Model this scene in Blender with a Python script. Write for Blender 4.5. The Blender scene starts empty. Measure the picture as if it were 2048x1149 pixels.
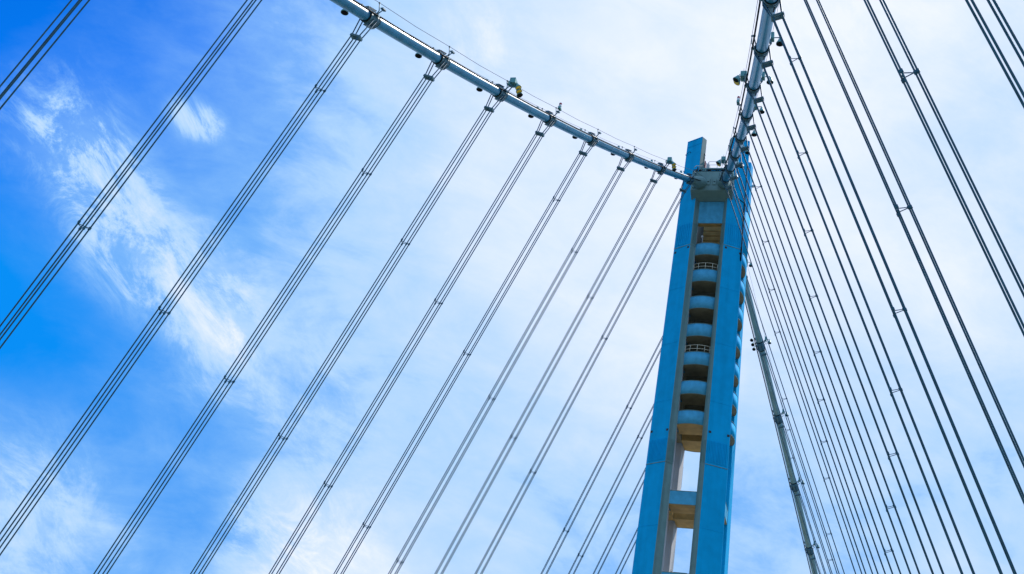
import bpy, math, random
from mathutils import Vector as V, Matrix as M
random.seed(7)
sc = bpy.context.scene
col = sc.collection
R = math.radians

# ------------------------------------------------------------------ camera
CAM = V((-142.0825, -20.9443, 4.2990))
YAW, PITCH, ROLL, FPX = 0.32379889, 0.49884613, 0.18064106, 2494.396
fw = V((math.cos(PITCH)*math.cos(YAW), math.cos(PITCH)*math.sin(YAW), math.sin(PITCH)))
rt = V((math.sin(YAW), -math.cos(YAW), 0)); up = rt.cross(fw)
cr, sr = math.cos(ROLL), math.sin(ROLL)
rt, up = rt*cr+up*sr, up*cr-rt*sr
cam = bpy.data.cameras.new('camera'); camo = bpy.data.objects.new('camera', cam); col.objects.link(camo)
camo.matrix_world = M(((rt.x, up.x, -fw.x, CAM.x), (rt.y, up.y, -fw.y, CAM.y), (rt.z, up.z, -fw.z, CAM.z), (0, 0, 0, 1)))
cam.sensor_width = 36; cam.lens = 36*FPX/2048; cam.clip_start = 0.1; cam.clip_end = 6000
sc.camera = camo

# ------------------------------------------------------------------ sky, sun, exposure
SUN = V((0.52, -0.38, 0.77)).normalized()
w = bpy.data.worlds.new('World'); sc.world = w; w.use_nodes = True
nt = w.node_tree; nt.nodes.clear()
def nd(t, **kw):
    n = nt.nodes.new(t)
    for k, v in kw.items(): setattr(n, k, v)
    return n
def math_(op, a, b=None, c=None, clamp=False):
    n = nd('ShaderNodeMath', operation=op); n.use_clamp = clamp
    for i, x in enumerate((a, b, c)):
        if x is None: continue
        if isinstance(x, (int, float)): n.inputs[i].default_value = x
        else: nt.links.new(x, n.inputs[i])
    return n.outputs[0]
def mapr(x, a, b, c, d, mode='SMOOTHSTEP'):
    n = nd('ShaderNodeMapRange', interpolation_type=mode)
    nt.links.new(x, n.inputs['Value'])
    for k, v in zip(('From Min', 'From Max', 'To Min', 'To Max'), (a, b, c, d)): n.inputs[k].default_value = v
    return n.outputs['Result']
tc = nd('ShaderNodeTexCoord'); DIR = tc.outputs['Generated']
def dist(p):
    n = nd('ShaderNodeVectorMath', operation='DISTANCE'); nt.links.new(DIR, n.inputs[0]); n.inputs[1].default_value = p
    return n.outputs['Value']
# how veiled by thin cloud the sky is, direction by direction (x, y, z, cover)
COVER = [(0.578,0.604,0.549,0.03),(0.618,0.529,0.581,0.2),(0.643,0.482,0.595,0.32),(0.663,0.431,0.611,0.55),(0.699,0.324,0.638,0.74),(0.725,0.211,0.655,0.9),(0.745,0.059,0.665,0.95),(0.745,-0.049,0.665,0.9),(0.77,-0.096,0.631,0.8),(0.622,0.613,0.487,0.06),(0.644,0.585,0.493,0.42),(0.667,0.534,0.519,0.25),(0.697,0.47,0.541,0.42),(0.725,0.4,0.561,0.62),(0.758,0.289,0.584,0.82),(0.778,0.193,0.598,0.9),(0.805,0.058,0.591,0.95),(0.804,-0.087,0.588,0.75),(0.671,0.613,0.417,0.04),(0.706,0.552,0.444,0.42),(0.752,0.501,0.428,0.52),(0.721,0.597,0.352,0.05),(0.76,0.537,0.366,0.14),(0.791,0.469,0.393,0.45),(0.801,0.4,0.445,0.68),(0.825,0.326,0.461,0.76),(0.82,0.251,0.515,0.92),(0.817,0.193,0.543,0.93),(0.849,0.001,0.528,0.93),(0.866,-0.072,0.495,0.8),(0.753,0.589,0.293,0.28),(0.792,0.529,0.305,0.34),(0.825,0.464,0.323,0.42),(0.846,0.396,0.357,0.5),(0.875,0.322,0.362,0.55),(0.896,0.238,0.376,0.78),(0.867,0.21,0.451,0.87),(0.896,0.055,0.441,0.78),(0.91,-0.056,0.411,0.66),(0.763,0.598,0.245,0.62),(0.81,0.537,0.235,0.42),(0.832,0.491,0.258,0.42),(0.877,0.408,0.253,0.85),(0.894,0.336,0.297,0.66),(0.91,0.262,0.321,0.52),(0.933,0.195,0.301,0.55),(0.926,0.072,0.369,0.58),(0.947,0.069,0.312,0.49),(0.94,-0.015,0.34,0.6),(0.934,-0.092,0.344,0.66)]
num, den = 0.004*0.6, 0.004
for x, y, z, m in COVER:
    k = mapr(dist((x, y, z)), 0.0, 0.125, 1.0, 0.0)
    num = math_('MULTIPLY_ADD', k, m, num); den = math_('ADD', k, den)
cover = math_('DIVIDE', num, den)
def noise(scale, detail, rough, dist_, sx=(1, 1, 1), rot=(0, 0, 0), off=(0, 0, 0)):
    mp = nd('ShaderNodeMapping'); mp.inputs['Scale'].default_value = sx; mp.inputs['Rotation'].default_value = rot; mp.inputs['Location'].default_value = off
    nt.links.new(DIR, mp.inputs['Vector'])
    n = nd('ShaderNodeTexNoise'); nt.links.new(mp.outputs[0], n.inputs['Vector'])
    n.inputs['Scale'].default_value = scale; n.inputs['Detail'].default_value = detail
    n.inputs['Roughness'].default_value = rough; n.inputs['Distortion'].default_value = dist_
    return n.outputs['Fac']
def dot(v):
    n = nd('ShaderNodeVectorMath', operation='DOT_PRODUCT'); nt.links.new(DIR, n.inputs[0]); n.inputs[1].default_value = v
    return n.outputs['Value']
def streaks(scale, stretch, detail, rough, distort, along, off):
    """noise drawn out along one direction of the sky"""
    t = V(along).normalized(); c = V((.76, .42, .5)).normalized(); t = (t-c*t.dot(c)).normalized(); n_ = c.cross(t)
    cb = nd('ShaderNodeCombineXYZ')
    for i, (v, k) in enumerate(((t, stretch), (n_, 1.0), (c, 1.0))): nt.links.new(math_('MULTIPLY_ADD', dot(v), k, off+i), cb.inputs[i])
    n = nd('ShaderNodeTexNoise'); nt.links.new(cb.outputs[0], n.inputs['Vector'])
    n.inputs['Scale'].default_value = scale; n.inputs['Detail'].default_value = detail; n.inputs['Roughness'].default_value = rough; n.inputs['Distortion'].default_value = distort
    return n.outputs['Fac']
n1 = noise(7, 7, .58, .25, sx=(1, 1, 1.5), rot=(.3, .5, .2))
n2 = streaks(22, .45, 8, .66, .35, (.3, -.75, -.1), 3.0)
nn = math_('ADD', math_('MULTIPLY', math_('SUBTRACT', n1, .5), .75), math_('MULTIPLY', math_('SUBTRACT', n2, .5), .75))
amp = math_('MULTIPLY', math_('MULTIPLY', cover, math_('SUBTRACT', 1.12, cover)), 1.9)
m0 = math_('POWER', math_('MULTIPLY_ADD', nn, amp, cover, clamp=True), 1.7)
# white wisps: a ragged band down the left and a few bright puffs
wisp = None
for p, r_, g in (((.630, .594, .500), .055, .55), ((.645, .582, .493), .055, .75), ((.665, .573, .478), .050, .65), ((.689, .561, .459), .050, .6), ((.712, .548, .440), .055, .7),
                 ((.735, .523, .431), .055, .7), ((.757, .496, .425), .050, .8), ((.777, .481, .406), .040, .75), ((.787, .474, .393), .024, .8), ((.676, .509, .533), .019, .9), ((.685, .497, .532), .017, .9), ((.668, .517, .535), .014, .5),
                 ((.876, .408, .256), .075, 1.0), ((.858, .44, .262), .05, .7), ((.716, .299, .631), .05, .6), ((.765, .605, .240), .08, .7), ((.83, .42, .37), .07, .4),
                 ((.742, .04, .67), .1, .4), ((.78, .49, .37), .06, .4)):
    k = math_('MULTIPLY', mapr(dist(p), 0.0, r_*1.25, 1.0, 0.0), g)
    wisp = k if wisp is None else math_('ADD', wisp, k)
n3 = streaks(26, .55, 11, .72, .5, (.71, -.52, -.48), 9.0)
n3b = mapr(n3, .40, .72, 0, 1)
w_ = math_('MULTIPLY', wisp, math_('MULTIPLY_ADD', n3b, .85, .12))
m1 = math_('ADD', m0, math_('MULTIPLY', w_, .50), clamp=True)
sky = nd('ShaderNodeTexSky', sky_type='NISHITA'); sky.sun_disc = False
sky.sun_elevation = math.asin(SUN.z); sky.sun_rotation = math.atan2(SUN.x, SUN.y)
sky.altitude = 50; sky.air_density = 1.0; sky.dust_density = .4; sky.ozone_density = 2.5
hs = nd('ShaderNodeHueSaturation'); hs.inputs['Saturation'].default_value = 1.0
nt.links.new(sky.outputs[0], hs.inputs['Color'])
tint = nd('ShaderNodeMix', data_type='RGBA', blend_type='MULTIPLY'); tint.inputs['Factor'].default_value = 1
gm = nd('ShaderNodeGamma'); gm.inputs['Gamma'].default_value = 2.0; nt.links.new(hs.outputs[0], gm.inputs['Color'])
nt.links.new(gm.outputs[0], tint.inputs['A']); tint.inputs['B'].default_value = (.012, .47, .66, 1)
mn = nd('ShaderNodeVectorMath', operation='MINIMUM'); nt.links.new(tint.outputs['Result'], mn.inputs[0]); mn.inputs[1].default_value = (.03, 2.75, 9.3)
hz = nd('ShaderNodeMix', data_type='RGBA'); nt.links.new(mapr(m1, .022, .40, 0.0, 1.0, 'LINEAR'), hz.inputs['Factor'])   # thin veil first ...
nt.links.new(mn.outputs[0], hz.inputs['A']); hz.inputs['B'].default_value = (3.3, 6.2, 10.2, 1)
mx = nd('ShaderNodeMix', data_type='RGBA'); nt.links.new(mapr(m1, .25, 1.0, 0.0, 1.0, 'LINEAR'), mx.inputs['Factor'])  # ... then white cloud
nt.links.new(hz.outputs['Result'], mx.inputs['A']); mx.inputs['B'].default_value = (8.9, 9.5, 11.2, 1)
bg = nd('ShaderNodeBackground'); bg.inputs['Strength'].default_value = .1
nt.links.new(mx.outputs['Result'], bg.inputs['Color'])
wo = nd('ShaderNodeOutputWorld'); nt.links.new(bg.outputs[0], wo.inputs['Surface'])
sl = bpy.data.lights.new('sun', 'SUN'); sl.energy = 4.8; sl.angle = R(.5); sl.color = (1, .95, .88)
so = bpy.data.objects.new('sun', sl); col.objects.link(so); so.rotation_euler = (-SUN).to_track_quat('-Z', 'Y').to_euler(); so.location = (0, -60, 150)
sc.view_settings.view_transform = 'Standard'; sc.view_settings.look = 'None'; sc.view_settings.exposure = 0; sc.view_settings.gamma = 1
sc.view_settings.use_curve_mapping = False

# ------------------------------------------------------------------ materials
def mat(name, rgb, rough=.45, metal=0, var=.12, scale=3.0, streak=0, bump=.0, bscale=40, rgb2=None, spec=.5, emit=None):
    m = bpy.data.materials.new(name); m.use_nodes = True; t = m.node_tree; b = t.nodes['Principled BSDF']
    b.inputs['Roughness'].default_value = rough; b.inputs['Metallic'].default_value = metal; b.inputs['Specular IOR Level'].default_value = spec
    tcn = t.nodes.new('ShaderNodeTexCoord'); geo = t.nodes.new('ShaderNodeNewGeometry')
    n = t.nodes.new('ShaderNodeTexNoise'); n.inputs['Scale'].default_value = scale; n.inputs['Detail'].default_value = 6
    t.links.new(geo.outputs['Position'], n.inputs['Vector'])
    fac = n.outputs['Fac']
    if streak:
        mp = t.nodes.new('ShaderNodeMapping'); mp.inputs['Scale'].default_value = (1.3, 1.3, .07); t.links.new(geo.outputs['Position'], mp.inputs['Vector'])
        n2 = t.nodes.new('ShaderNodeTexNoise'); n2.inputs['Scale'].default_value = 1; n2.inputs['Detail'].default_value = 5; t.links.new(mp.outputs[0], n2.inputs['Vector'])
        mm = t.nodes.new('ShaderNodeMix'); mm.inputs[0].default_value = streak; t.links.new(fac, mm.inputs[2]); t.links.new(n2.outputs['Fac'], mm.inputs[3]); fac = mm.outputs[0]
    cr_ = t.nodes.new('ShaderNodeValToRGB'); t.links.new(fac, cr_.inputs[0])
    c1 = [c*(1-var) for c in rgb]; c2 = rgb2 or [min(1, c*(1+var)) for c in rgb]
    cr_.color_ramp.elements[0].position = .3; cr_.color_ramp.elements[1].position = .7
    cr_.color_ramp.elements[0].color = (*c1, 1); cr_.color_ramp.elements[1].color = (*c2, 1)
    t.links.new(cr_.outputs[0], b.inputs['Base Color'])
    if bump:
        bn = t.nodes.new('ShaderNodeTexNoise'); bn.inputs['Scale'].default_value = bscale; bn.inputs['Detail'].default_value = 3; t.links.new(geo.outputs['Position'], bn.inputs['Vector'])
        bu = t.nodes.new('ShaderNodeBump'); bu.inputs['Strength'].default_value = bump; bu.inputs['Distance'].default_value = .02
        t.links.new(bn.outputs['Fac'], bu.inputs['Height']); t.links.new(bu.outputs[0], b.inputs['Normal'])
    return m
BLUE = mat('tower blue with shade', (.002, .34, .66), .75, spec=.05, var=.15, scale=.8, streak=.5, bump=.05, bscale=6)  # white-ish steel; the blue of its shaded faces is put into the colour
LINKP = mat('paler blue link tone', (.075, .355, .555), .75, spec=.05, var=.2, scale=1.6, streak=.35)  # paler and greyer than the leg blue
PALE = mat('pale grey and leg sunlight', (.50, .50, .52), .55, var=.14, scale=.7, streak=.6)  # on the inner leg faces, sunlight is put into this pale colour
OLIVE = mat('olive grey underside shade', (.21, .20, .14), .6, var=.25, scale=1.1)  # shade of the closed shaft put into the underside colour
TAN = mat('tan warm bounce light', (.50, .34, .13), .6, var=.2, scale=1.1)  # warm light from the deck put into the underside colour
GREY = mat('grey green casing and slot shade', (.12, .225, .225), .6, var=.2, scale=.9, streak=.5)  # casing colour; on the leg chamfers it holds the shade of the slot
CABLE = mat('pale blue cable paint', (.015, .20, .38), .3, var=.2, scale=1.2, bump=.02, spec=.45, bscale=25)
CABLE_SUN = mat('pale sunlit cable tone', (.19, .35, .40), .4, var=.15, scale=1.2)  # same paint as the near cables, sunlight put into the colour
BAND = mat('grey blue cast steel', (.06, .16, .22), .42, var=.22, scale=4)
ROPE = mat('dark rope sheath', (.015, .088, .15), .55, spec=.25, var=.3, scale=2)
BLACK = mat('black rubber', (.004, .006, .010), .8, var=.2, spec=.15)
LAMP = mat('teal lamp housing', (.07, .25, .27), .45, var=.2, scale=5)
CREAM = mat('cream railing paint', (.62, .58, .46), .5, var=.1)
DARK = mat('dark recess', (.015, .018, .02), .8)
LENS = mat('yellow lamp glass', (.75, .55, .04), .15, var=.2, scale=9)
RED = mat('red beacon glass', (.35, .02, .03), .2, var=.1)
MAROON = mat('maroon panel paint', (.16, .02, .035), .5)
WHITE = mat('white paint', (.75, .76, .78), .5, var=.06)
CONC = mat('tan concrete roadway', (.42, .34, .22), .9, var=.15, scale=.4)
WATER = mat('bay water', (.03, .06, .06), .15, var=.3, scale=.02, bump=.6, bscale=.25)

# ------------------------------------------------------------------ mesh builder
class MB:
    def __init__(s): s.v = []; s.f = []; s.m = []; s.sm = []
    def face(s, idx, m=0, sm=False): s.f.append(tuple(idx)); s.m.append(m); s.sm.append(sm)
    def add(s, vs): i = len(s.v); s.v += [tuple(p) for p in vs]; return i
    def prism(s, bot, top, mb=0, mt=0, ms=0):           # two matching polygons, counter-clockwise from above
        n = len(bot); a = s.add(bot); b = s.add(top)
        s.face(range(a+n-1, a-1, -1), mb); s.face(range(b, b+n), mt)
        for i in range(n):
            j = (i+1) % n; s.face((a+i, a+j, b+j, b+i), ms[i] if isinstance(ms, (list, tuple)) else ms)
    def box(s, lo, hi, m=0, mb=None):
        x0, y0, z0 = lo; x1, y1, z1 = hi
        p = [(x0, y0), (x1, y0), (x1, y1), (x0, y1)]
        s.prism([(x, y, z0) for x, y in p], [(x, y, z1) for x, y in p], m if mb is None else mb, m, m)
    def obox(s, c, ax, ay, az, m=0):                       # centre and three half vectors
        c, ax, ay, az = V(c), V(ax), V(ay), V(az)
        q = [-ax-ay, ax-ay, ax+ay, -ax+ay]
        s.prism([c+k-az for k in q], [c+k+az for k in q], m, m, m)
    def tube(s, pts, r, n=8, m=0, sm=True, caps=True):
        pts = [V(p) for p in pts]; rs = r if isinstance(r, (list, tuple)) else [r]*len(pts)
        t0 = (pts[1]-pts[0]).normalized(); ref = V((0, 0, 1)) if abs(t0.z) < .9 else V((1, 0, 0))
        u = t0.cross(ref).normalized(); rings = []
        for i, p in enumerate(pts):
            if i == 0: t = t0
            elif i == len(pts)-1: t = (pts[-1]-pts[-2]).normalized()
            else: t = ((pts[i]-pts[i-1]).normalized()+(pts[i+1]-pts[i]).normalized()).normalized()
            u = (u-t*u.dot(t)).normalized(); v_ = t.cross(u)
            rings.append(s.add([p+(u*math.cos(2*math.pi*k/n)+v_*math.sin(2*math.pi*k/n))*rs[i] for k in range(n)]))
        for a, b in zip(rings, rings[1:]):
            for k in range(n): s.face((a+k, a+(k+1) % n, b+(k+1) % n, b+k), m, sm)
        if caps: s.face(range(rings[0]+n-1, rings[0]-1, -1), m); s.face(range(rings[-1], rings[-1]+n), m)
    def lathe(s, prof, n=16, axis='Z', c=(0, 0, 0), m=0, sm=False):  # prof: (along, radius)
        c = V(c); rings = []
        A = {'X': (V((1, 0, 0)), V((0, 1, 0)), V((0, 0, 1))), 'Y': (V((0, 1, 0)), V((0, 0, 1)), V((1, 0, 0))), 'Z': (V((0, 0, 1)), V((1, 0, 0)), V((0, 1, 0)))}[axis]
        for h, r in prof: rings.append(s.add([c+A[0]*h+(A[1]*math.cos(2*math.pi*k/n)+A[2]*math.sin(2*math.pi*k/n))*r for k in range(n)]))
        for a, b in zip(rings, rings[1:]):
            for k in range(n): s.face((a+k, a+(k+1) % n, b+(k+1) % n, b+k), m, sm)
        s.face(range(rings[0]+n-1, rings[0]-1, -1), m); s.face(range(rings[-1], rings[-1]+n), m)
    def build(s, name, mats, parent=None, origin=None, bevel=0):
        me = bpy.data.meshes.new(name)
        off = V(origin) if origin is not None else V((0, 0, 0))
        me.from_pydata([V(p)-off for p in s.v], [], s.f); me.validate()
        for m in (mats if isinstance(mats, (list, tuple)) else [mats]): me.materials.append(m)
        for p, m, sm in zip(me.polygons, s.m, s.sm): p.material_index = m; p.use_smooth = sm
        o = bpy.data.objects.new(name, me); col.objects.link(o)
        if parent is not None: o.parent = parent
        elif origin is not None: o.location = off
        if bevel:
            b = o.modifiers.new('bevel', 'BEVEL'); b.width = bevel; b.segments = 1; b.limit_method = 'ANGLE'
        return o
def tag(o, label=None, cat=None, group=None, kind=None):
    for k, v in (('label', label), ('category', cat), ('group', group), ('kind', kind)):
        if v: o[k] = v
    return o
def empty(name, loc=(0, 0, 0), mw=None):
    o = bpy.data.objects.new(name, None); col.objects.link(o); o.empty_display_size = .3
    if mw is not None: o.matrix_world = mw
    else: o.location = loc
    return o
def kids(o): return [c for c in list(o.children)]
def copy_tree(o, parent=None):
    c = o.copy(); col.objects.link(c)
    if parent is not None: c.parent = parent
    for ch in kids(o): copy_tree(ch, c)
    return c
proto = {}
def place(key, maker, mw):                                   # first call builds, the others copy
    if key not in proto: o = proto[key] = maker()
    else: o = copy_tree(proto[key])
    o.matrix_world = mw
    return o
def frame(c, X, Y, Z): return M(((X.x, Y.x, Z.x, c.x), (X.y, Y.y, Z.y, c.y), (X.z, Y.z, Z.z, c.z), (0, 0, 0, 1)))

# ------------------------------------------------------------------ setting below the frame: water and the two roadways
b = MB(); b.box((-2500, -2500, -60), (2500, 2500, -58)); tag(b.build('water', WATER), kind='structure')
for s in (1, -1):
    b = MB(); y0, y1 = sorted((s*7.2, s*35.0)); b.box((-420, y0, -3.0), (260, y1, 2.2))
    for yb in (y0+.3, y1-.3): b.box((-420, yb-.22, 2.203), (260, yb+.22, 3.0))
    tag(b.build('road_deck', CONC), kind='structure')
    b = MB(); y0, y1 = sorted((s*35.004, s*37.2)); b.box((-420, y0, -1.6), (260, y1, -.1))
    tag(b.build('deck_edge', GREY), kind='structure')

# ------------------------------------------------------------------ the tower
TOP = 107.85
def S(z): return 1+.0029*(92-z)
Y0 = .06
def plan(z):
    s = S(z); return [(4.5*s, 2.12+.0062*(92-z)), (3.2*s, 4.45*s), (1.75, 4.26*s), (1.35, 2.6), (2.2, 1.72), (3.72*s, 1.55)]   # A B C D E F
tower = empty('bridge_tower', (0, Y0, 0))
tag(tower, 'tall blue steel bridge tower of four tapering legs joined by short curved link plates', 'tower')
T = V((0, Y0, 0))
LEGMATS = [BLUE, PALE, TAN, GREY]
def facept(qx, qy, a, c, t, z, off=0):
    p = plan(z); A, B = V(p[a]), V(p[c]); q = A.lerp(B, t); d = (B-A).normalized(); n = V((d.y, -d.x))
    if n.dot(q) < 0: n = -n
    q = q+n*off
    return V((qx*q.x, qy*q.y, z))
legs = {}
for qx, qy in ((-1, 1), (-1, -1), (1, 1), (1, -1)):
    b = MB(); bot = [(qx*u, qy*v, -20) for u, v in plan(-20)]; top = [(qx*u, qy*v, TOP) for u, v in plan(TOP)]
    ms = [0, 0, 0, 1, 1, 3]                                # AB blue, BC blue, CD blue; sun in DE EF pale, slot shade in FA grey
    if qx*qy < 0: bot.reverse(); top.reverse(); ms = [1, 1, 0, 0, 0, 3]
    # reversed order F E D C B A: sides FE ED DC CB BA AF
    b.prism(bot, top, 2, 0, ms)
    legs[qx, qy] = b.build('leg', LEGMATS, tower, bevel=.04)
def strip(b, qx, qy, a, c, t0, t1, z0, z1, off, th=.03, m=0):
    P = [facept(qx, qy, a, c, t, z, o) for o in (off, off+th) for t, z in ((t0, z0), (t1, z0), (t1, z1), (t0, z1))]
    i = b.add(P); flip = (qx*qy < 0)
    for f in ((0, 3, 2, 1), (4, 5, 6, 7), (0, 1, 5, 4), (1, 2, 6, 5), (2, 3, 7, 6), (3, 0, 4, 7)): b.face([i+k for k in (f if not flip else f[::-1])], m)
for (qx, qy), leg in legs.items():
    for z0, z1, n in ((59.9, 63.0, 13), (90.4, 93.9, 8)):
        for a, c in ((0, 1), (5, 0)):
            b = MB(); strip(b, qx, qy, a, c, .03, .97, z0, z1, 0.0, .025)
            k = n if a == 0 else 5
            for i in range(k): strip(b, qx, qy, a, c, .07+.86*(i+.15)/k, .07+.86*(i+.6)/k, z0+.25, z1-.1, .025, .06)
            b.build('splice_plate', BLUE if a == 0 else GREY, leg)
        b = MB(); strip(b, qx, qy, 0, 1, 0.01, .99, z0-.08, z0-.01, 0, .05); b.build('seam', GREY, leg)
    for z in (52.0, 68.0, 76.0, 84.0):
        b = MB(); strip(b, qx, qy, 0, 1, 0.01, .99, z, z+.05, 0, .02); b.build('seam', BLUE, leg)
    for t, z in ((.13, 90.0), (.88, 89.7), (.10, 64.0), (.92, 64.1)):
        b = MB(); strip(b, qx, qy, 0, 1, t-.055, t+.055, z-.14, z+.14, 0, .02); b.build('vent', DARK, leg)
    b = MB(); strip(b, qx, qy, 0, 1, 0.02, .98, TOP-1.05, TOP-1.0, 0, .03); strip(b, qx, qy, 0, 1, .02, .98, TOP-.08, TOP+.02, 0, .05); b.build('cap_rim', BLUE, leg)
    b = MB(); p = facept(qx, qy, 0, 1, .8, TOP-2.0, .12); b.tube([facept(qx, qy, 0, 1, .68, TOP-2.1, .02), facept(qx, qy, 0, 1, .7, TOP-2.0, .2), facept(qx, qy, 0, 1, .97, TOP-2.3, .2), facept(qx, qy, 0, 1, .98, TOP-2.35, .02)], .04, 6); b.build('lifting_bar', BLACK, leg)

def arcpoly(hw, x_in, x_face, sag, n=10):                    # plan polygon bulging towards -x, counter-clockwise from above
    pts = [(x_in, hw), ]
    for k in range(n+1):
        y = hw-2*hw*k/n; pts.append((x_face-sag*(1-(y/hw)**2), y))
    pts.append((x_in, -hw))
    return pts
def link(z0, z1, side, hw, x_in, x_face, sag, name='shear_link', mats=(LINKP, TAN), smooth=True):
    ca, sa = [(1, 0), (0, 1), (-1, 0), (0, -1)][side]           # rotated by quarter turns: 0 front, 1 right, 2 rear, 3 left
    P = [(x*ca-y*sa, x*sa+y*ca) for x, y in arcpoly(hw, x_in, x_face, sag)]
    b = MB(); n = len(P); b.prism([(x, y, z0) for x, y in P], [(x, y, z1) for x, y in P], 1, 1, [0]*n)
    b.m[-1] = 1
    for k in range(len(b.sm)): b.sm[k] = 2 < k < n+1 and sag > 0 and smooth
    o = b.build(name, list(mats), tower)
    # thin lips along top and bottom of the curved face
    for z in (z0, z1):
        lip = MB(); lip.tube([(x, y, z) for x, y in P[1:-1]], .04, 6); lip.build('link_lip', GREY, o)
    return o
PITCH_Z = 4.0
tiers = [(89.1-PITCH_Z*k, 90.85-PITCH_Z*k) for k in range(7)]
for z0, z1 in tiers:
    s = S(z0)
    for side in (0, 2): link(z0, z1, side, 1.62, -.95, -3.72*s+.05, .42, mats=(LINKP, TAN if z0 < 66 else OLIVE))  # underside colour carries bounce light on the lowest tier, shade higher up
    for side in (1, 3): link(z0-.01, z1-.01, side, 1.74, -1.6, -4.27*s, .34*s, mats=(BLUE, OLIVE))
for k, (z0, z1) in enumerate(tiers[1:5]):
    if k in (0, 3):                                             # railings on two of the front links
        s = S(z0); b = MB(); pts = [(-3.62*s-.42*(1-(y/1.5)**2), y) for y in [1.5-.3*i for i in range(11)]]
        for h in (.45, .95): b.tube([(x, y, z1+h) for x, y in pts], .03, 6)
        for i in (0, 2, 5, 8, 10): b.tube([(pts[i][0], pts[i][1], z1), (pts[i][0], pts[i][1], z1+.95)], .03, 6)
        b.build('railing', CREAM, tower)
# solid plates under the saddle
for side in (0, 1, 2, 3):
    fr = side in (0, 2)
    o = link(94.1 if fr else 90.9, 97.6, side, 1.62 if fr else 1.74, -2.9 if fr else -3.6, -3.74 if fr else -4.22, 0 if fr else .5, 'cross_plate', (LINKP if fr else BLUE, TAN))
    if fr:
        for yy in (-.95, 0, .95):
            b = MB(); sx = -1 if side == 0 else 1
            x0, x1 = sorted((sx*3.74, sx*3.765)); b.box((x0, yy-.28, 94.3), (x1, yy+.28, 97.4))
            for i in range(3):
                for q in range(14): b.box((min(x1, x0+.0) - (.02 if sx < 0 else -.025), yy-.2+.17*i, 94.45+.2*q), ((x1 if sx < 0 else x1+.02), yy-.14+.17*i, 94.52+.2*q))
            b.build('splice_plate', LINKP, o)
# ribbed steel wall seen through the uppermost opening
for i in range(9):
    b = MB(); z = 93.0+.78*i; b.box((1.25, -1.54, z), (1.55+.1*(i % 2), 1.54, z+.70)); b.build('wall_panel', TAN, tower, bevel=.02)
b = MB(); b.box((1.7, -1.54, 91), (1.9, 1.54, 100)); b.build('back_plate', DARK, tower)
b = MB(); b.tube([(-3.0, .9, 91.0), (-3.0, .9, 92.2)], .05, 6); b.lathe([(0, .02), (.05, .2), (.3, .2), (.35, .02)], 10, 'Y', (-2.9, .8, 92.5)); b.build('cable_reel', PALE, tower)
# inner faces that close the shaft behind the links, its shade in their colour
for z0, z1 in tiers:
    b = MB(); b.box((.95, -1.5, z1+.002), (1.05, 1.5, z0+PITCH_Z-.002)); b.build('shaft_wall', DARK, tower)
# open frame below: square rings of cross beams
for z0, z1 in ((54.95, 56.6), (45.05, 46.75), (35.0, 36.8), (24.5, 26.4), (14, 16)):
    s = S(z0)
    for side in (0, 2): link(z0, z1, side, 1.62, -1.0, -3.72*s+.04, 0, 'cross_beam')
    for side in (1, 3): link(z0-.01, z1-.01, side, 1.7, -1.65, -4.2*s, 0, 'cross_beam')
    b = MB()
    for x in (-1.6, ):
        b.tube([(x, -1.0, z1), (x, -1.0, z1+.75), (x, -.9, z1+.85), (x, .6, z1+.85), (x, .7, z1+.75), (x, .7, z1)], .03, 6)
        b.tube([(x, -.1, z1), (x, -.1, z1+.85)], .03, 6); b.tube([(x, -1, z1+.45), (x, .7, z1+.45)], .025, 6)
    b.build('railing', BLACK, tower)
    b = MB()
    for q in range(7): b.tube([(1.62+.12*q, 2.15-.12*q*.8, z1+.4+.3*q), (1.72+.12*q, 1.95-.12*q*.8, z1+.15+.3*q)], .035, 5)
    b.build('black_rod', BLACK, tower)  # row of short slanted black rods
# saddle casing between the leg tops, with the boots the cables run into
for sx in (-1, 1):
    prof = [(-5.55, 98.1), (-3.95, 97.5), (-1.9, 97.5), (-1.9, 101.3), (-5.4, 101.3)]
    b = MB(); P0 = [(x*(1 if sx < 0 else -1), -2.75, z) for x, z in prof]; P1 = [(p[0], 2.75, p[2]) for p in P0]
    n = len(prof); i = b.add(P0); j = b.add(P1)
    f1 = list(range(i, i+n)); f2 = list(range(j+n-1, j-1, -1)); b.face(f1 if sx < 0 else f1[::-1]); b.face(f2 if sx < 0 else f2[::-1])
    for k in range(n):
        q = (i+k, j+k, j+(k+1) % n, i+(k+1) % n); b.face(q if sx < 0 else q[::-1])
    b.build('saddle_casing', GREY, tower, bevel=.08)
b = MB(); b.box((-5.35, -2.7, 101.31), (-4.7, 2.7, 101.38))
for i in range(15): b.tube([(-5.3, -2.6+.371*i, 101.38), (-5.3, -2.6+.371*i, 101.62)], .025, 5)
b.tube([(-5.3, -2.65, 101.62), (-5.3, 2.65, 101.62)], .025, 5)
b.build('walkway', BLACK, tower)
b = MB(); b.box((-4.0, -1.9, 101.45), (-3.3, 1.9, 102.4)); b.build('top_beam', BLUE, tower)
for yy in (-.8, .2):
    b = MB(); P = [(-4.06, yy-.55, 101.5), (-4.06, yy+.55, 101.5), (-4.06, yy+.35, 102.1), (-4.06, yy+.15, 102.35), (-4.06, yy-.15, 102.35), (-4.06, yy-.35, 102.1)]
    b.prism([(x-.06, y, z) for x, y, z in P], [(x, y, z) for x, y, z in P]); b.build('gusset_plate', BLUE, tower)
b = MB(); b.box((-4.3, -1.5, 102.42), (-.8, 1.4, 102.62), mb=0); b.build('platform', GREY, tower)
b = MB()
for yy in (-1.4, -.3, .8): b.tube([(-4.2, yy, 102.62), (-4.2, yy, 103.75)], .03, 6)
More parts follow.
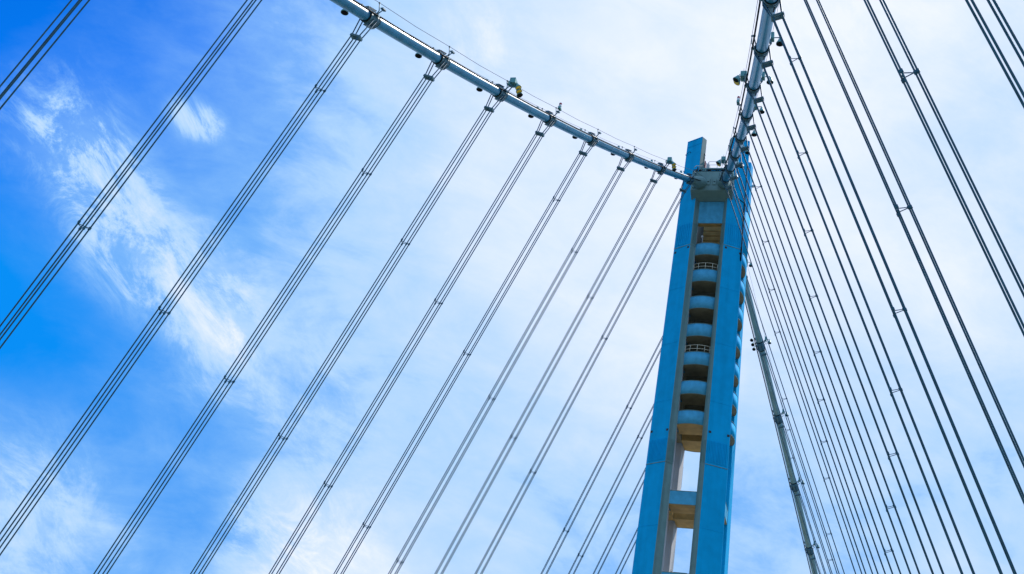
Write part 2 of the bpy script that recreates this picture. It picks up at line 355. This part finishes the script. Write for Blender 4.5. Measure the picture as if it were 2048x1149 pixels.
for h in (.55, 1.1): b.tube([(-4.2, -1.4, 102.62+h), (-4.2, .8, 102.62+h)], .03, 6)
b.build('railing', PALE, tower)
b = MB(); b.box((-3.6, 1.40, 102.63), (-2.5, 1.52, 104.3)); b.build('access_door', MAROON, tower)
b = MB(); b.box((-3.2, 1.385, 102.7), (-3.05, 1.399, 104.1)); b.build('warning_strip', WHITE, tower)
b = MB(); b.tube([(-3.9, 1.55, 103.9), (-4.3, 1.6, 104.0), (-4.3, 1.6, 105.0), (-3.8, 1.5, 105.0)], .035, 6); b.tube([(-4.3, 1.6, 104.5), (-3.8, 1.5, 104.5)], .03, 6); b.build('ladder_hoop', BLACK, tower)
b = MB(); b.lathe([(0, .13), (.8, .13), (.85, .07), (1.25, .05)], 10, 'Z', (-3.9, .95, 102.62)); b.build('gas_bottle', PALE, tower)
b = MB()
for dy, h in ((-.5, .9), (.5, .35)): b.tube([(-5.9, dy*5.0, 101.5), (-5.9, dy*4.4, 101.5+h), (-5.6, dy*3.0, 101.6+h)], .05, 6)
b.build('conduit', PALE, tower)  # pale tubes added in place of sun glints
for sx in (-2.55, 2.55):                                        # bolted flange plates and hatches on the casing
    b = MB(); b.box((-5.66, min(sx*.9, sx), 98.5), (-5.4, max(sx*.9, sx), 101.1)); b.build('flange_plate', GREY, tower)
for yy in (-.35, .45):
    b = MB(); b.box((-5.62, yy-.22, 99.0), (-5.46, yy+.22, 100.0)); f = b.build('hatch', GREY, tower, bevel=.02)
    b = MB(); b.tube([(-5.66, yy-.12, 99.45), (-5.66, yy+.12, 99.45)], .03, 6); b.build('handle', BLACK, f)
for yy, h, m in ((-1.9, .5, LAMP), (-1.2, .3, BLACK), (.55, .4, BLACK), (1.25, .62, LAMP), (1.8, .35, BLACK), (2.3, .45, BAND)):
    b = MB(); b.box((-5.15, yy-.2, 101.385), (-4.75, yy+.2, 101.385+h)); b.build('equipment_box', m, tower, bevel=.03)
for yy in (-2.1, 2.1):
    b = MB(); b.tube([(-6.6, yy*.86, 100.95), (-6.0, yy*.95, 101.5), (-5.2, yy, 101.5), (-4.7, yy*.9, 101.42)], .06, 6); b.tube([(-7.2, yy*.9, 100.2), (-6.3, yy*1.15, 100.9), (-5.5, yy*1.2, 101.2)], .045, 6); b.build('conduit', BLACK, tower)
# service line running down the right front leg
b = MB(); b.tube([facept(-1, -1, 0, 1, .93, z, .09) for z in (104, 102, 97, 92, 88.6)] , .05, 6)
b.tube([facept(-1, -1, 0, 1, .45, 98.2, .06), facept(-1, -1, 0, 1, .9, 97.6, .06), facept(-1, -1, 0, 1, .9, 88.8, .06), facept(-1, -1, 1, 2, .4, 87.6, .06)], .045, 6); b.build('service_line', BLACK, legs[-1, -1])
b = MB(); b.lathe([(0, .2), (.25, .2), (.32, .1)], 10, 'Z', facept(1, -1, 1, 2, .4, 104.2, .25)); b.build('camera_dome', PALE, legs[1, -1])

# ------------------------------------------------------------------ main cables
HT, s1, s2, w0, w1, w2 = 102.4524, .572968, .0824689, .460831, 19.06827, -2.599689
fs1, fs2, fw1, fw2 = .709887, .0773034, 24.83662, -3.354496
def C(span, side, a):                                        # point of a main cable a metres from the tower
    t = a/100
    if span == 'near': return V((-a, side*(w0+w1*t+w2*t*t), HT-s1*a+s2*a*t))
    return V((a, side*(w0+fw1*t+fw2*t*t), HT-fs1*a+fs2*a*t))
def tan(span, side, a): return (C(span, side, a+.2)-C(span, side, a-.2)).normalized()
def axes(span, side, a):
    out = V((0, side, 0)); t = tan(span, side, a)            # X along, Y outboard, Z up
    Y = (out-t*out.dot(t)).normalized(); X = t.copy(); Z = X.cross(Y)
    if Z.z < 0: X = -X; Z = -Z
    return X, Y, Z
SPANS = [('near', 1, 'left near', 4, 150), ('near', -1, 'right near', 4, 150), ('far', -1, 'right far', 4, 118), ('far', 1, 'left far', 4, 118)]
CLAB = {('near', 1): 'thick pale blue main cable rising from upper left to the tower', ('near', -1): 'thick main cable coming down steeply from the top edge to the tower',
        ('far', -1): 'pale main cable descending behind the tower to the lower right', ('far', 1): 'main cable on the far side hidden behind the left tower legs'}
HLAB = {('near', 1): 'the left main cable', ('near', -1): 'the right main cable in front of the tower', ('far', -1): 'the main cable behind the tower', ('far', 1): 'the hidden far left cable'}
RC = .44
for span, side, nm, a0, a1 in SPANS:
    o0 = C(span, side, a0)
    b = MB(); n = int((a1-a0)/2.5); b.tube([C(span, side, a0+(a1-a0)*i/n) for i in range(n+1)], RC, 24)
    mc = b.build('main_cable', CABLE if span == 'near' else CABLE_SUN, origin=o0); tag(mc, CLAB[span, side], 'bridge cable', 'main cables of the bridge')
    b = MB(); q = [(9.3, .50), (9.0, .56), (8.6, .56), (5.2, .88), (4.4, .9)]
    b.tube([C(span, side, a) for a, r in q], [r for a, r in q], 20); b.build('cable_boot', GREY, tower, origin=T)
    # ropes and conduit that follow the cable
    def off(a, y, z):
        X, Y, Z = axes(span, side, a); return C(span, side, a)+Y*y+Z*z
    for y, z, r, nm2, mt, lab in ((-.72, 1.02, .018, 'hand_rope', BLACK, 'thin hand rope inboard of '), (.72, 1.02, .014, 'hand_rope', BLACK, 'thin hand rope outboard of '),
                                  (-.66, .07, .07, 'power_conduit', BLACK, 'black power conduit clipped along ')):
        b = MB(); pts = []
        for k in range(int(a1/10)+1):
            for f in (0, .5):
                a = 10*(k+f)
                if a0+2 < a <= a1: pts.append(off(a, y, z-(.06 if f and nm2 == 'hand_rope' else 0)))
        pts.insert(0, off(a0+1.5, y*.9, z*.6))
        b.tube(pts, r, 5); o = b.build(nm2, mt, origin=pts[0]); tag(o, lab+HLAB[span, side], 'rope' if nm2 == 'hand_rope' else 'conduit', 'hand ropes along the cables' if nm2 == 'hand_rope' else 'conduits along the cables')

# ------------------------------------------------------------------ cable bands, suspenders, lamps
def make_band():
    o = empty('cable_band')
    b = MB(); b.lathe([(-.62, .47), (-.60, .53), (-.50, .53), (-.48, .505), (-.30, .505), (-.27, .55), (-.15, .55), (-.12, .515), (.12, .515), (.15, .55), (.27, .55), (.30, .505), (.48, .505), (.50, .53), (.60, .53), (.62, .47)], 24, 'X'); b.build('shell', BAND, o)
    for x in (-.68, .68):
        b = MB(); b.lathe([(x-.05, .445), (x-.05, .5), (x+.05, .5), (x+.05, .445)], 24, 'X'); b.build('seal_ring', BLACK, o)
    for zz, s in ((-1, -1), (1, 1)):
        b = MB(); b.box((-.52, -.16, min(s*.50, s*.70)), (.52, .16, max(s*.50, s*.70))); f = b.build('bolt_flange', BAND, o, bevel=.02)
        b = MB()
        for k in range(5): b.tube([(-.42+.21*k, -.26, s*.62), (-.42+.21*k, .26, s*.62)], .035, 6)
        b.build('bolt', BLACK, f)
    for s in (-1, 1):
        b = MB(); b.tube([(0, s*.5, .2), (0, s*.72, .45), (0, s*.72, 1.04)], .04, 6); b.obox((0, s*.72, 1.02), (.05, 0, 0), (0, .06, 0), (0, 0, .05)); b.build('post', BAND, o)
    b = MB(); b.box((-.12, -.76, -.02), (.12, -.50, .16)); b.build('conduit_clip', BAND, o, bevel=.015)
    b = MB(); b.tube([(.3, -.45, .35), (.75, -.6, .75), (1.0, -.62, .72)], .045, 6); b.obox((.78, -.6, .8), (.22, 0, -.03), (0, .12, 0), (0, 0, .05)); b.build('bracket', BAND, o)
    return o
def make_collar():
    b = MB(); b.box((-.40, -.28, -.07), (.40, -.14, .07)); b.box((-.40, .14, -.07), (.40, .28, .07)); b.box((-.44, -.24, -.10), (-.22, .24, .10)); b.box((.22, -.24, -.10), (.44, .24, .10))
    b.tube([(-.44, 0, 0), (.44, 0, 0)], .06, 8)
    return b.build('collar', BAND, bevel=.02)
def make_spacer():
    b = MB()
    for sx in (-1, 1):
        for sy in (-1, 1): b.lathe([(-.09, .05), (-.08, .078), (.08, .078), (.09, .05)], 8, 'Z', (sx*.30, sy*.19, sx*sy*.12))
    b.tube([(-.30, -.19, .12), (.30, .19, -.0)], .026, 5); b.tube([(-.30, .19, -.12), (.30, -.19, -.0)], .026, 5)
    b.tube([(-.30, -.19, .0), (-.30, .19, .0)], .018, 5); b.tube([(.30, -.19, 0), (.30, .19, 0)], .026, 5)
    return b.build('spacer', ROPE)
collar0 = spacer0 = None
ORD = ['', 'first', 'second', 'third', 'fourth', 'fifth', 'sixth', 'seventh', 'eighth', 'ninth', 'tenth', 'eleventh']
def suspender(span, side, a, cl, zs, label):
    global collar0, spacer0
    P = C(span, side, a); B = V((P.x, side*36.3, -.3)); d = (B-P).normalized()
    e = V((1, 0, 0)).cross(d).normalized()
    o = empty('suspender', B); tag(o, label, 'suspender', {'near1': 'suspender rope bundles on the left of the roadway', 'near-1': 'suspender rope bundles on the right of the roadway', 'far1': 'suspender rope bundles left of and behind the tower', 'far-1': 'suspender rope bundles behind the tower on the right'}[span+str(side)])
    K = P+d*cl; X = tan(span, side, a)
    for sx in (-1, 1):
        for sy in (-1, 1):
            b = MB(); p0 = P+e*(sy*.56)+X*(sx*.21*(1 if X.x > 0 else -1))+d*.1
            # outer strands fan to the two saddles of the band
            b.tube([p0, K+e*(sy*.30)+V((sx*.19, 0, 0)), B+e*(sy*.30)+V((sx*.19, 0, 0))], .046, 7)
            b.build('rope', ROPE, o, origin=B)
    def put(src, q):
        c = src; mw = frame(q, e, V((1, 0, 0)), e.cross(V((1, 0, 0))))
        c.parent = o; mw.translation = q-B; c.matrix_local = mw
    if collar0 is None: collar0 = make_collar(); c = collar0
    else: c = collar0.copy(); col.objects.link(c)
    put(c, K)
    for z in zs:
        if z > P.z-4: continue
        q = P+(B-P)*((P.z-z)/(P.z-B.z))
        if spacer0 is None: spacer0 = make_spacer(); c = spacer0
        else: c = spacer0.copy(); col.objects.link(c)
        put(c, q)
    return o
def bell(b, c, axis_dir=(0, 0, -1), k=1.0, m=0, ml=1):
    d = V(axis_dir).normalized(); c = V(c)
    prof = [(0, .05), (.04, .13), (.16, .16), (.26, .20), (.42, .28), (.50, .29)]
    b.tube([c+d*(h*k) for h, r in prof], [r*k for h, r in prof], 14, m, caps=True)
    b.tube([c+d*(.503*k), c+d*(.515*k)], [.25*k, .25*k], 14, ml)
    b.tube([c-d*(.18*k), c+d*.02], .035*k, 6, m)
def make_flood():                                             # X along, Y outboard, Z up; origin beside the cable axis
    o = empty('floodlight')
    b = MB(); b.tube([(0, .40, .25), (0, .62, .62), (0, 1.25, .62)], .04, 6); b.build('bracket', BAND, o)
    b = MB(); b.box((-.26, .58, .40), (.26, .82, .98)); b.build('ballast_box', LAMP, o, bevel=.03)
    b = MB(); bell(b, (0, 1.25, .50)); b.build('lamp_housing', [LAMP, BLACK], o)
    b = MB(); b.box((-.1, .48, .1), (.1, .62, .36)); b.build('junction_box', BAND, o, bevel=.02)
    return o
def make_cluster():
    o = empty('floodlight_cluster')
    b = MB(); b.tube([(0, -.45, .2), (0, -.85, .9), (0, -.85, 1.35)], .05, 6); b.build('bracket', BAND, o)
    b = MB(); b.box((-.38, -1.1, 1.02), (.42, -.58, 1.58)); b.build('ballast_box', LAMP, o, bevel=.03)
    b = MB(); b.box((-.7, -.72, .62), (-.4, -.45, .95)); b.build('junction_box', LAMP, o, bevel=.03)
    b = MB(); b.tube([(.3, -.85, 1.55), (.3, -.85, 1.9)], .015, 5); b.build('antenna', BLACK, o)
    for k in range(3):
        b = MB(); c = V((-.05+.36*k, -1.18, 1.08-.13*k)); bell(b, c, (0, -.5, -1), 1.0)
        b.build('lamp_housing', [LAMP, BLACK if k == 2 else LENS], o)
    return o
def make_hang_cluster():                                       # three bells on a drop rail, for the cable behind the tower
    o = empty('floodlight_cluster')
    b = MB(); b.tube([(0, -.45, .2), (0, -1.1, .55)], .05, 6); b.tube([(-.75, -1.1, .55), (.75, -1.1, .55)], .04, 6); b.build('bracket', BAND, o)
    for k in range(3):
        b = MB(); bell(b, (-.75+.75*k, -1.15, .5), (0, 0, -1), .9); b.build('lamp_housing', [LAMP, BLACK], o)
    return o
def make_beacon():
    o = empty('warning_beacon')
    b = MB(); b.tube([(0, -.72, 1.1), (0, -.72, 1.5)], .04, 6); b.build('stem', BAND, o)
    b = MB(); b.box((-.1, -.98, 1.22), (.42, -.72, 1.46)); b.build('control_box', LAMP, o, bevel=.02)
    b = MB(); b.lathe([(0, .11), (.06, .14), (.22, .14)], 12, 'Z', (.2, -.85, 1.56)); b.build('lamp_base', WHITE, o)
    b = MB(); b.lathe([(0, .13), (.18, .13), (.27, .07)], 12, 'Z', (.2, -.85, 1.785), sm=False); b.build('lamp_glass', RED, o)
    b = MB(); b.tube([(-.08, -.8, 1.46), (-.08, -.8, 1.8), (.05, -.82, 1.95)], .018, 5); b.build('sensor_arm', BLACK, o)
    return o
GL = {'near1': 'on the left main cable', 'near-1': 'on the right main cable', 'far-1': 'on the cable behind the tower', 'far1': 'on the hidden far left cable'}
for span, side, nm, a0, a1 in SPANS:
    key = span+str(side); N = 11 if span == 'near' else (8 if side < 0 else 6)
    zs = (37.6, 55.45, 73.3) if side > 0 else (39.0, 56.9, 74.8)
    if span == 'far' and side < 0: zs = (39.6, 57.6, 75.6)
    for k in range(1, N+1):
        a = 10.0*k; P = C(span, side, a); X, Y, Z = axes(span, side, a); mw = frame(P, X, Y, Z)
        wh = f'{ORD[k]} one from the tower'
        o = place('band', make_band, mw); tag(o, f'grey clamp band {GL[key]}, {wh}', 'cable band', 'cable bands '+GL[key])
        where = {'near1': 'four rope suspender under the left main cable', 'near-1': 'four rope suspender under the right main cable', 'far-1': 'thin suspender under the cable behind the tower', 'far1': 'distant suspender emerging behind the left tower leg'}[key]
        suspender(span, side, a, 1.9 if side > 0 else 1.5, zs, f'{where}, {wh}')
        yaw = V((0, side, 0)); Xh = yaw.cross(V((0, 0, 1)))
        q = P+V((-1.05, 0, -.05)) if span == 'near' else P+V((-.3, 0, .3))
        if span == 'near': q = C(span, side, a+1.15)
        o = place('flood', make_flood, frame(q, Xh, yaw, V((0, 0, 1)))); tag(o, f'bell floodlight {GL[key]}, {wh}', 'floodlight', 'floodlights '+GL[key])
        q = C(span, side, a-.5) if span == 'near' else P+V((0, 0, .3))
        Xc = X if X.dot(V((1, 0, 0))) > 0 else X
        if span == 'near' and k in (2, 6):
            o = place('cluster', make_cluster, frame(q, Xh, yaw, V((0, 0, 1)))); tag(o, f'yellow lensed floodlight cluster {GL[key]}, ' + ('close to the tower' if k == 2 else 'far from the tower'), 'floodlight', 'floodlight clusters on the near cables')
        if span == 'far' and k == 2:
            o = place('hang', make_hang_cluster, frame(q, X, Y, Z)); tag(o, f'row of three bell lamps on the inner side {GL[key]}', 'floodlight', 'floodlight rows on the far cables')
        if span == 'near' and k == 5:
            o = place('beacon', make_beacon, frame(P, Xh, yaw, V((0, 0, 1)))); tag(o, f'red warning beacon standing on a box {GL[key]}', 'beacon', 'red beacons on the near cables')
bpy.context.view_layer.update()
